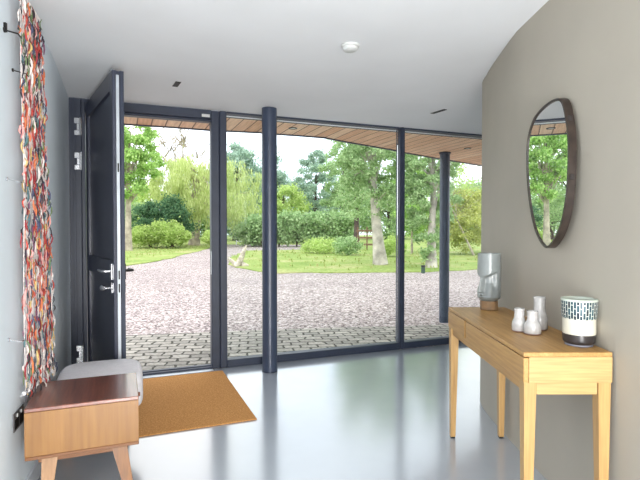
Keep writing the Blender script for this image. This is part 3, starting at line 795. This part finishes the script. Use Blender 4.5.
for i, (px, w, tp, lab) in enumerate(((142,30,226,'light green bush leftmost in the row under the willow'),(163,30,222,'light green bush in the middle of the row under the willow'),(177,22,226,'light green bush just left of the willow trunk'),(210,14,231,'light green bush just right of the willow trunk'))):
    tree('bush', px, 34.6, lab, 'bush', top=tp, low=243, wpx=w, leaf='leaf_lime', n=30, per=90, ls=.2, cr=.17, trunk=0, depth=1.0, group='bushes under the willow')
tree('broad_tree', 236, 58, 'grey-green broad tree behind the drive, left of the inside column', top=142, low=236, wpx=58, leaf='leaf_blue', n=110, per=75, ls=.46, cr=.1, trunk=.35, shape='round')
tree('bush', 252, 40, 'dark round bush behind the weathered stump', 'bush', top=221, low=244, wpx=34, leaf='leaf_mid', n=34, per=90, ls=.2, cr=.16, trunk=0, depth=1.2)
tree('broad_tree', 92, 42, 'mid green tree mostly hidden behind the open door', top=120, low=230, wpx=80, leaf='leaf_mid', n=70, per=60, ls=.3, cr=.1, trunk=.3)
# centre
tree('broad_tree', 283, 48, 'yellow-green rounded tree rising just above the hedge by the inside column', top=186, low=238, wpx=48, leaf='leaf_lime', n=60, per=90, ls=.28, cr=.12, trunk=.2)
tree('conifer', 272, 62, 'wispy blue-green conifer half hidden by the inside column', top=146, low=232, wpx=64, leaf='leaf_blue', n=80, per=60, ls=.36, cr=.09, trunk=.2, shape='cone')
tree('conifer', 316, 54, 'tall wispy blue-green conifer in the centre above the hedge', top=148, low=234, wpx=50, leaf='leaf_blue', n=110, per=60, ls=.34, cr=.08, trunk=.22, shape='column', depth=2.5)
tree('slender_tree', 343, 46, 'slender light green tree between the tall conifer and the plane tree', top=134, low=232, wpx=44, leaf='leaf_mid', n=95, per=60, ls=.24, cr=.09, trunk=.18, shape='column', depth=2.2)
tree('plane_tree', 380.5, 18.6, 'leafy tree with stout pale leaning trunk growing on the grass', top=96, low=219, wpx=74, leaf='leaf_mid', bark='bark_plane', n=200, per=62, ls=.14, cr=.08, trunk=.23, lean_=(-.3,0), cxoff=-8, depth=1.7, shape='box')
tree('slender_tree', 356.5, 33.5, 'slim dark trunked tree left of the pale leaning trunk', top=140, low=216, wpx=34, leaf='leaf_mid', bark='bark_dark', n=50, per=70, ls=.17, cr=.11, trunk=.2, shape='column')
tree('bush', 322, 27.5, 'low sprawling bush on the grass in front of the hedge', 'bush', top=240, low=252, wpx=40, leaf='leaf_lime', n=34, per=60, ls=.13, cr=.13, trunk=0, depth=1.3)
tree('bush', 346, 25.5, 'low bush beside the slim dark trunk', 'bush', top=238, low=254, wpx=30, leaf='leaf_mid', n=28, per=60, ls=.13, cr=.13, trunk=0, depth=1.0)
tree('bush', 394, 24, 'low bush between the pale leaning trunk and the window mullion', 'bush', top=236, low=256, wpx=26, leaf='leaf_lime', n=24, per=60, ls=.12, cr=.14, trunk=0, depth=.8)
# hedge
hx0, hx1 = at(250, 38.5), at(352, 38.5)
hg = empty('hedge', ((hx0+hx1)/2, 38.5, 0)); tag(hg, 'long dense green hedge across the back of the grass', 'hedge')
P = []
for _ in range(330):
    c = np.array([random.uniform(hx0,hx1)-(hx0+hx1)/2, random.uniform(-.7,.7), random.uniform(.15,1)**.8*(2.25+.25*math.sin(_))])
    P.append(rng.normal(size=(85,3))*.2+c)
P = np.concatenate(P); P = P[P[:,2] > .02]; leaf_mesh('foliage', quads(P, .17, 1.3), 'leaf_mid', hg)
mb = MB(); 
for k in range(12): xx = (k/11-.5)*(hx1-hx0)*.95; mb.tube([(xx,0,0),(xx+.1,.1,.9),(xx-.1,0,1.7)], [.07,.05,.02], 6)
mb.build('stems', 'bark_dark', hg, smooth=True)
# right group
tree('ivy_tree', 431.5, 17.2, 'pale trunk tree wrapped in leaves left of the outside column', top=112, low=262, wpx=54, leaf='leaf_mid', bark='bark_plane', n=150, per=85, ls=.115, cr=.085, trunk=.17, lean_=(.1,0), shape='column', cxoff=-2, depth=.9)
tree('broad_tree', 412, 27, 'bright green tree right behind the window mullion', top=120, low=240, wpx=46, leaf='leaf_bright', n=100, per=50, ls=.19, cr=.1, trunk=.05, bark='bark_pale', shape='column', depth=2)
tree('leaning_tree', 474, 25, 'open tree with leaning bare limbs beside the taupe wall edge', top=150, low=205, wpx=66, leaf='leaf_lime', bark='bark_pale', n=40, per=22, ls=.16, cr=.12, trunk=.045, lean_=(-2.2,0), bare=False)
tree('yellow_bush', 466, 26, 'large yellow-green bush right of the outside column', 'bush', top=190, low=252, wpx=50, leaf='leaf_yellow', n=80, per=90, ls=.17, cr=.12, trunk=0)
tree('yellow_bush', 500, 28, 'large yellow-green bush at the edge of the taupe wall', 'bush', top=178, low=252, wpx=50, leaf='leaf_lime', n=70, per=80, ls=.18, cr=.12, trunk=0)
# far tree line
fl_ = [(20,'mid'),(60,'blue'),(105,'mid'),(150,'lime'),(205,'mid'),(252,'blue'),(298,'mid'),(345,'blue'),(388,'mid'),(430,'lime'),(470,'mid'),(512,'blue'),(560,'mid')]
where = ['far left, behind the open door','far left, behind the door leaf','behind the pale trunked tree','behind the dark shrubs','behind the willow trunk','behind the weathered stump','behind the hedge near the conifers','behind the slender trees','behind the pale leaning trunk','behind the leaf-wrapped tree','behind the yellow-green bush','far right behind the taupe wall','furthest right behind the taupe wall']
for (px, c), w in zip(fl_, where):
    tree('distant_tree', px, (66,78)[fl_.index((px,c))%2], 'hazy distant tree in the far tree line '+w, top=random.uniform(176,196) if px not in (298,) else 200, low=243, wpx=66, leaf='leaf_'+c, n=70, per=55, ls=.5, cr=.12, trunk=.3, group='far tree line', depth=4)

# grass blades
def blades(poly_pts, n, name, lab):
    pass
P = []
for _ in range(450):
    x = random.uniform(-4.4, 12); y = random.uniform(15.6, 32)
    if x < -3 and y < 18.6: continue
    if x < -1.6 and y < 16.6: continue
    if x > 4 and y < 16.8+.25*(x-4): continue
    k = 3
    for q in range(k): P.append((x+random.uniform(-.1,.1), y+random.uniform(-.1,.1), .06))
for _ in range(1500):
    x = random.uniform(-18,-7.9); y = random.uniform(19, 41); P.append((x,y,.06))
P = np.array(P); V = quads(P, .075, 1.4, droop=True)
gs = leaf_mesh('grass_tufts', V, 'grass_blade', None); tag(gs, 'rough long grass growing over the lawn', 'grass', kind='stuff')

# weathered stump
Ys = 652/(266-HOR); st_ = empty('tree_stump', (at(240,Ys), Ys, -.03)); tag(st_, 'weathered pale forked tree stump on the corner of the grass', 'stump')
s = Ys/F
mb = MB(); mb.tube([(-.14,0,0),(.0,.02,.22),(.1,0,.45),(.17,.02,.68)], [.15,.11,.085,.06], 12); mb.tube([(.02,.05,.15),(-.2,0,.12),(-.38,-.03,.28),(-.42,0,.33)], [.09,.08,.06,.03], 10)
mb.tube([(.05,0,.05),(.3,.05,.02)], [.16,.06], 10); mb.tube([(-.1,-.1,.08),(-.1,-.3,.0)], [.12,.05], 10); mb.build('stump', 'driftwood', st_, smooth=True)
mb = MB(); mb.tube([(.17,.02,.66),(.24,.02,.78)], [.05,.025], 8); mb.build('broken_branch', 'driftwood', st_, smooth=True)
# bollard light
Yb = 652/(272.3-HOR); bo = empty('bollard_light', (at(423.3,Yb), Yb, -.03)); tag(bo, 'short dark green garden bollard where gravel meets grass', 'bollard')
mb = MB(); mb.lathe([(.062,0),(.062,.2)], 20); mb.build('post', 'bollard_green', bo, smooth=True)
mb = MB(); mb.lathe([(.068,.2002),(.068,.235),(.05,.25)], 20); mb.build('cap', 'dark_metal', bo, smooth=True)
# fence panel behind trees, and white gate
Yf = 32; fn = empty('wooden_fence', (at(367,Yf), Yf, 0)); tag(fn, 'brown wooden post and rail fence behind the pale leaning trunk', 'fence')
for k in range(3):
    mb = MB(); mb.box(-.6+k*.6-.04, -.6+k*.6+.04, -.04, .04, 0, 1.5, bev=.01); mb.build('post', 'fence_brown', fn)
for z in (.35,.8,1.25):
    mb = MB(); mb.box(-.7, .7, -.065, -.041, z-.06, z+.06); mb.build('rail', 'fence_brown', fn)
Yg = 43; gt = empty('field_gate', (at(240.5,Yg), Yg, 0)); tag(gt, 'small white field gate far off where the drive ends', 'gate')
for x in (-.36,.36):
    mb = MB(); mb.box(x-.04, x+.04, -.04, .04, 0, 1.05); mb.build('post', 'white_trim', gt)
for z in (.3,.6,.9):
    mb = MB(); mb.box(-.3199, .3199, -.02, .02, z-.04, z+.04); mb.build('rail', 'white_trim', gt)

# ------------------------------------------------------------------ light
w = bpy.data.worlds.new('World'); sc.world = w; w.use_nodes = True; nt = w.node_tree; bg = nt.nodes['Background']
tc = nt.nodes.new('ShaderNodeTexCoord'); nz = nt.nodes.new('ShaderNodeTexNoise'); nz.inputs['Scale'].default_value = 2.2; nz.inputs['Detail'].default_value = 4
rp = nt.nodes.new('ShaderNodeValToRGB'); rp.color_ramp.elements[0].position = .35; rp.color_ramp.elements[0].color = (.74,.84,1,1); rp.color_ramp.elements[1].position = .62; rp.color_ramp.elements[1].color = (1,1,1,1)
nt.links.new(tc.outputs['Generated'], nz.inputs['Vector']); nt.links.new(nz.outputs['Fac'], rp.inputs['Fac']); nt.links.new(rp.outputs['Color'], bg.inputs['Color'])
bg.inputs['Strength'].default_value = 1.75
sun = bpy.data.lights.new('sun', 'SUN'); sun.energy = .8; sun.angle = math.radians(25); sun.color = (1,.96,.9)
so_ = bpy.data.objects.new('sun', sun); COL.objects.link(so_); so_.rotation_euler = (math.radians(38), math.radians(-14), 0)
# added fill lamp at the open back of the hall, standing in for daylight
al = bpy.data.lights.new('back_fill', 'AREA'); al.shape = 'RECTANGLE'; al.size = 1.6; al.size_y = 2.3; al.energy = 66; al.color = (1,.99,.97)
ao = bpy.data.objects.new('back_fill', al); COL.objects.link(ao); ao.location = (.35,-2.95,1.25); ao.rotation_euler = (PI/2,0,math.radians(22))

ul = bpy.data.lights.new('up_fill', 'AREA'); ul.shape = 'DISK'; ul.size = 1.2; ul.energy = 74; ul.color = (1,.985,.96)  # added fill without a lamp body, brightens ceiling and left wall
uo = bpy.data.objects.new('up_fill', ul); COL.objects.link(uo); uo.location = (.75,-.9,.6); uo.rotation_euler = Vector((-.9,1.5,.9)).to_track_quat('-Z','Y').to_euler()
cam = bpy.data.cameras.new('camera'); co = bpy.data.objects.new('camera', cam); COL.objects.link(co)
cam.sensor_width = 36; cam.lens = F/640*36; cam.clip_start = .05; cam.clip_end = 300
co.location = (0,0,HC); co.rotation_euler = (PI/2-math.atan((240-HOR)/F), 0, 0)
sc.camera = co
sc.view_settings.view_transform = 'Standard'; sc.view_settings.look = 'None'; sc.view_settings.gamma = 1; sc.view_settings.use_curve_mapping = False
sc.view_settings.exposure = .7
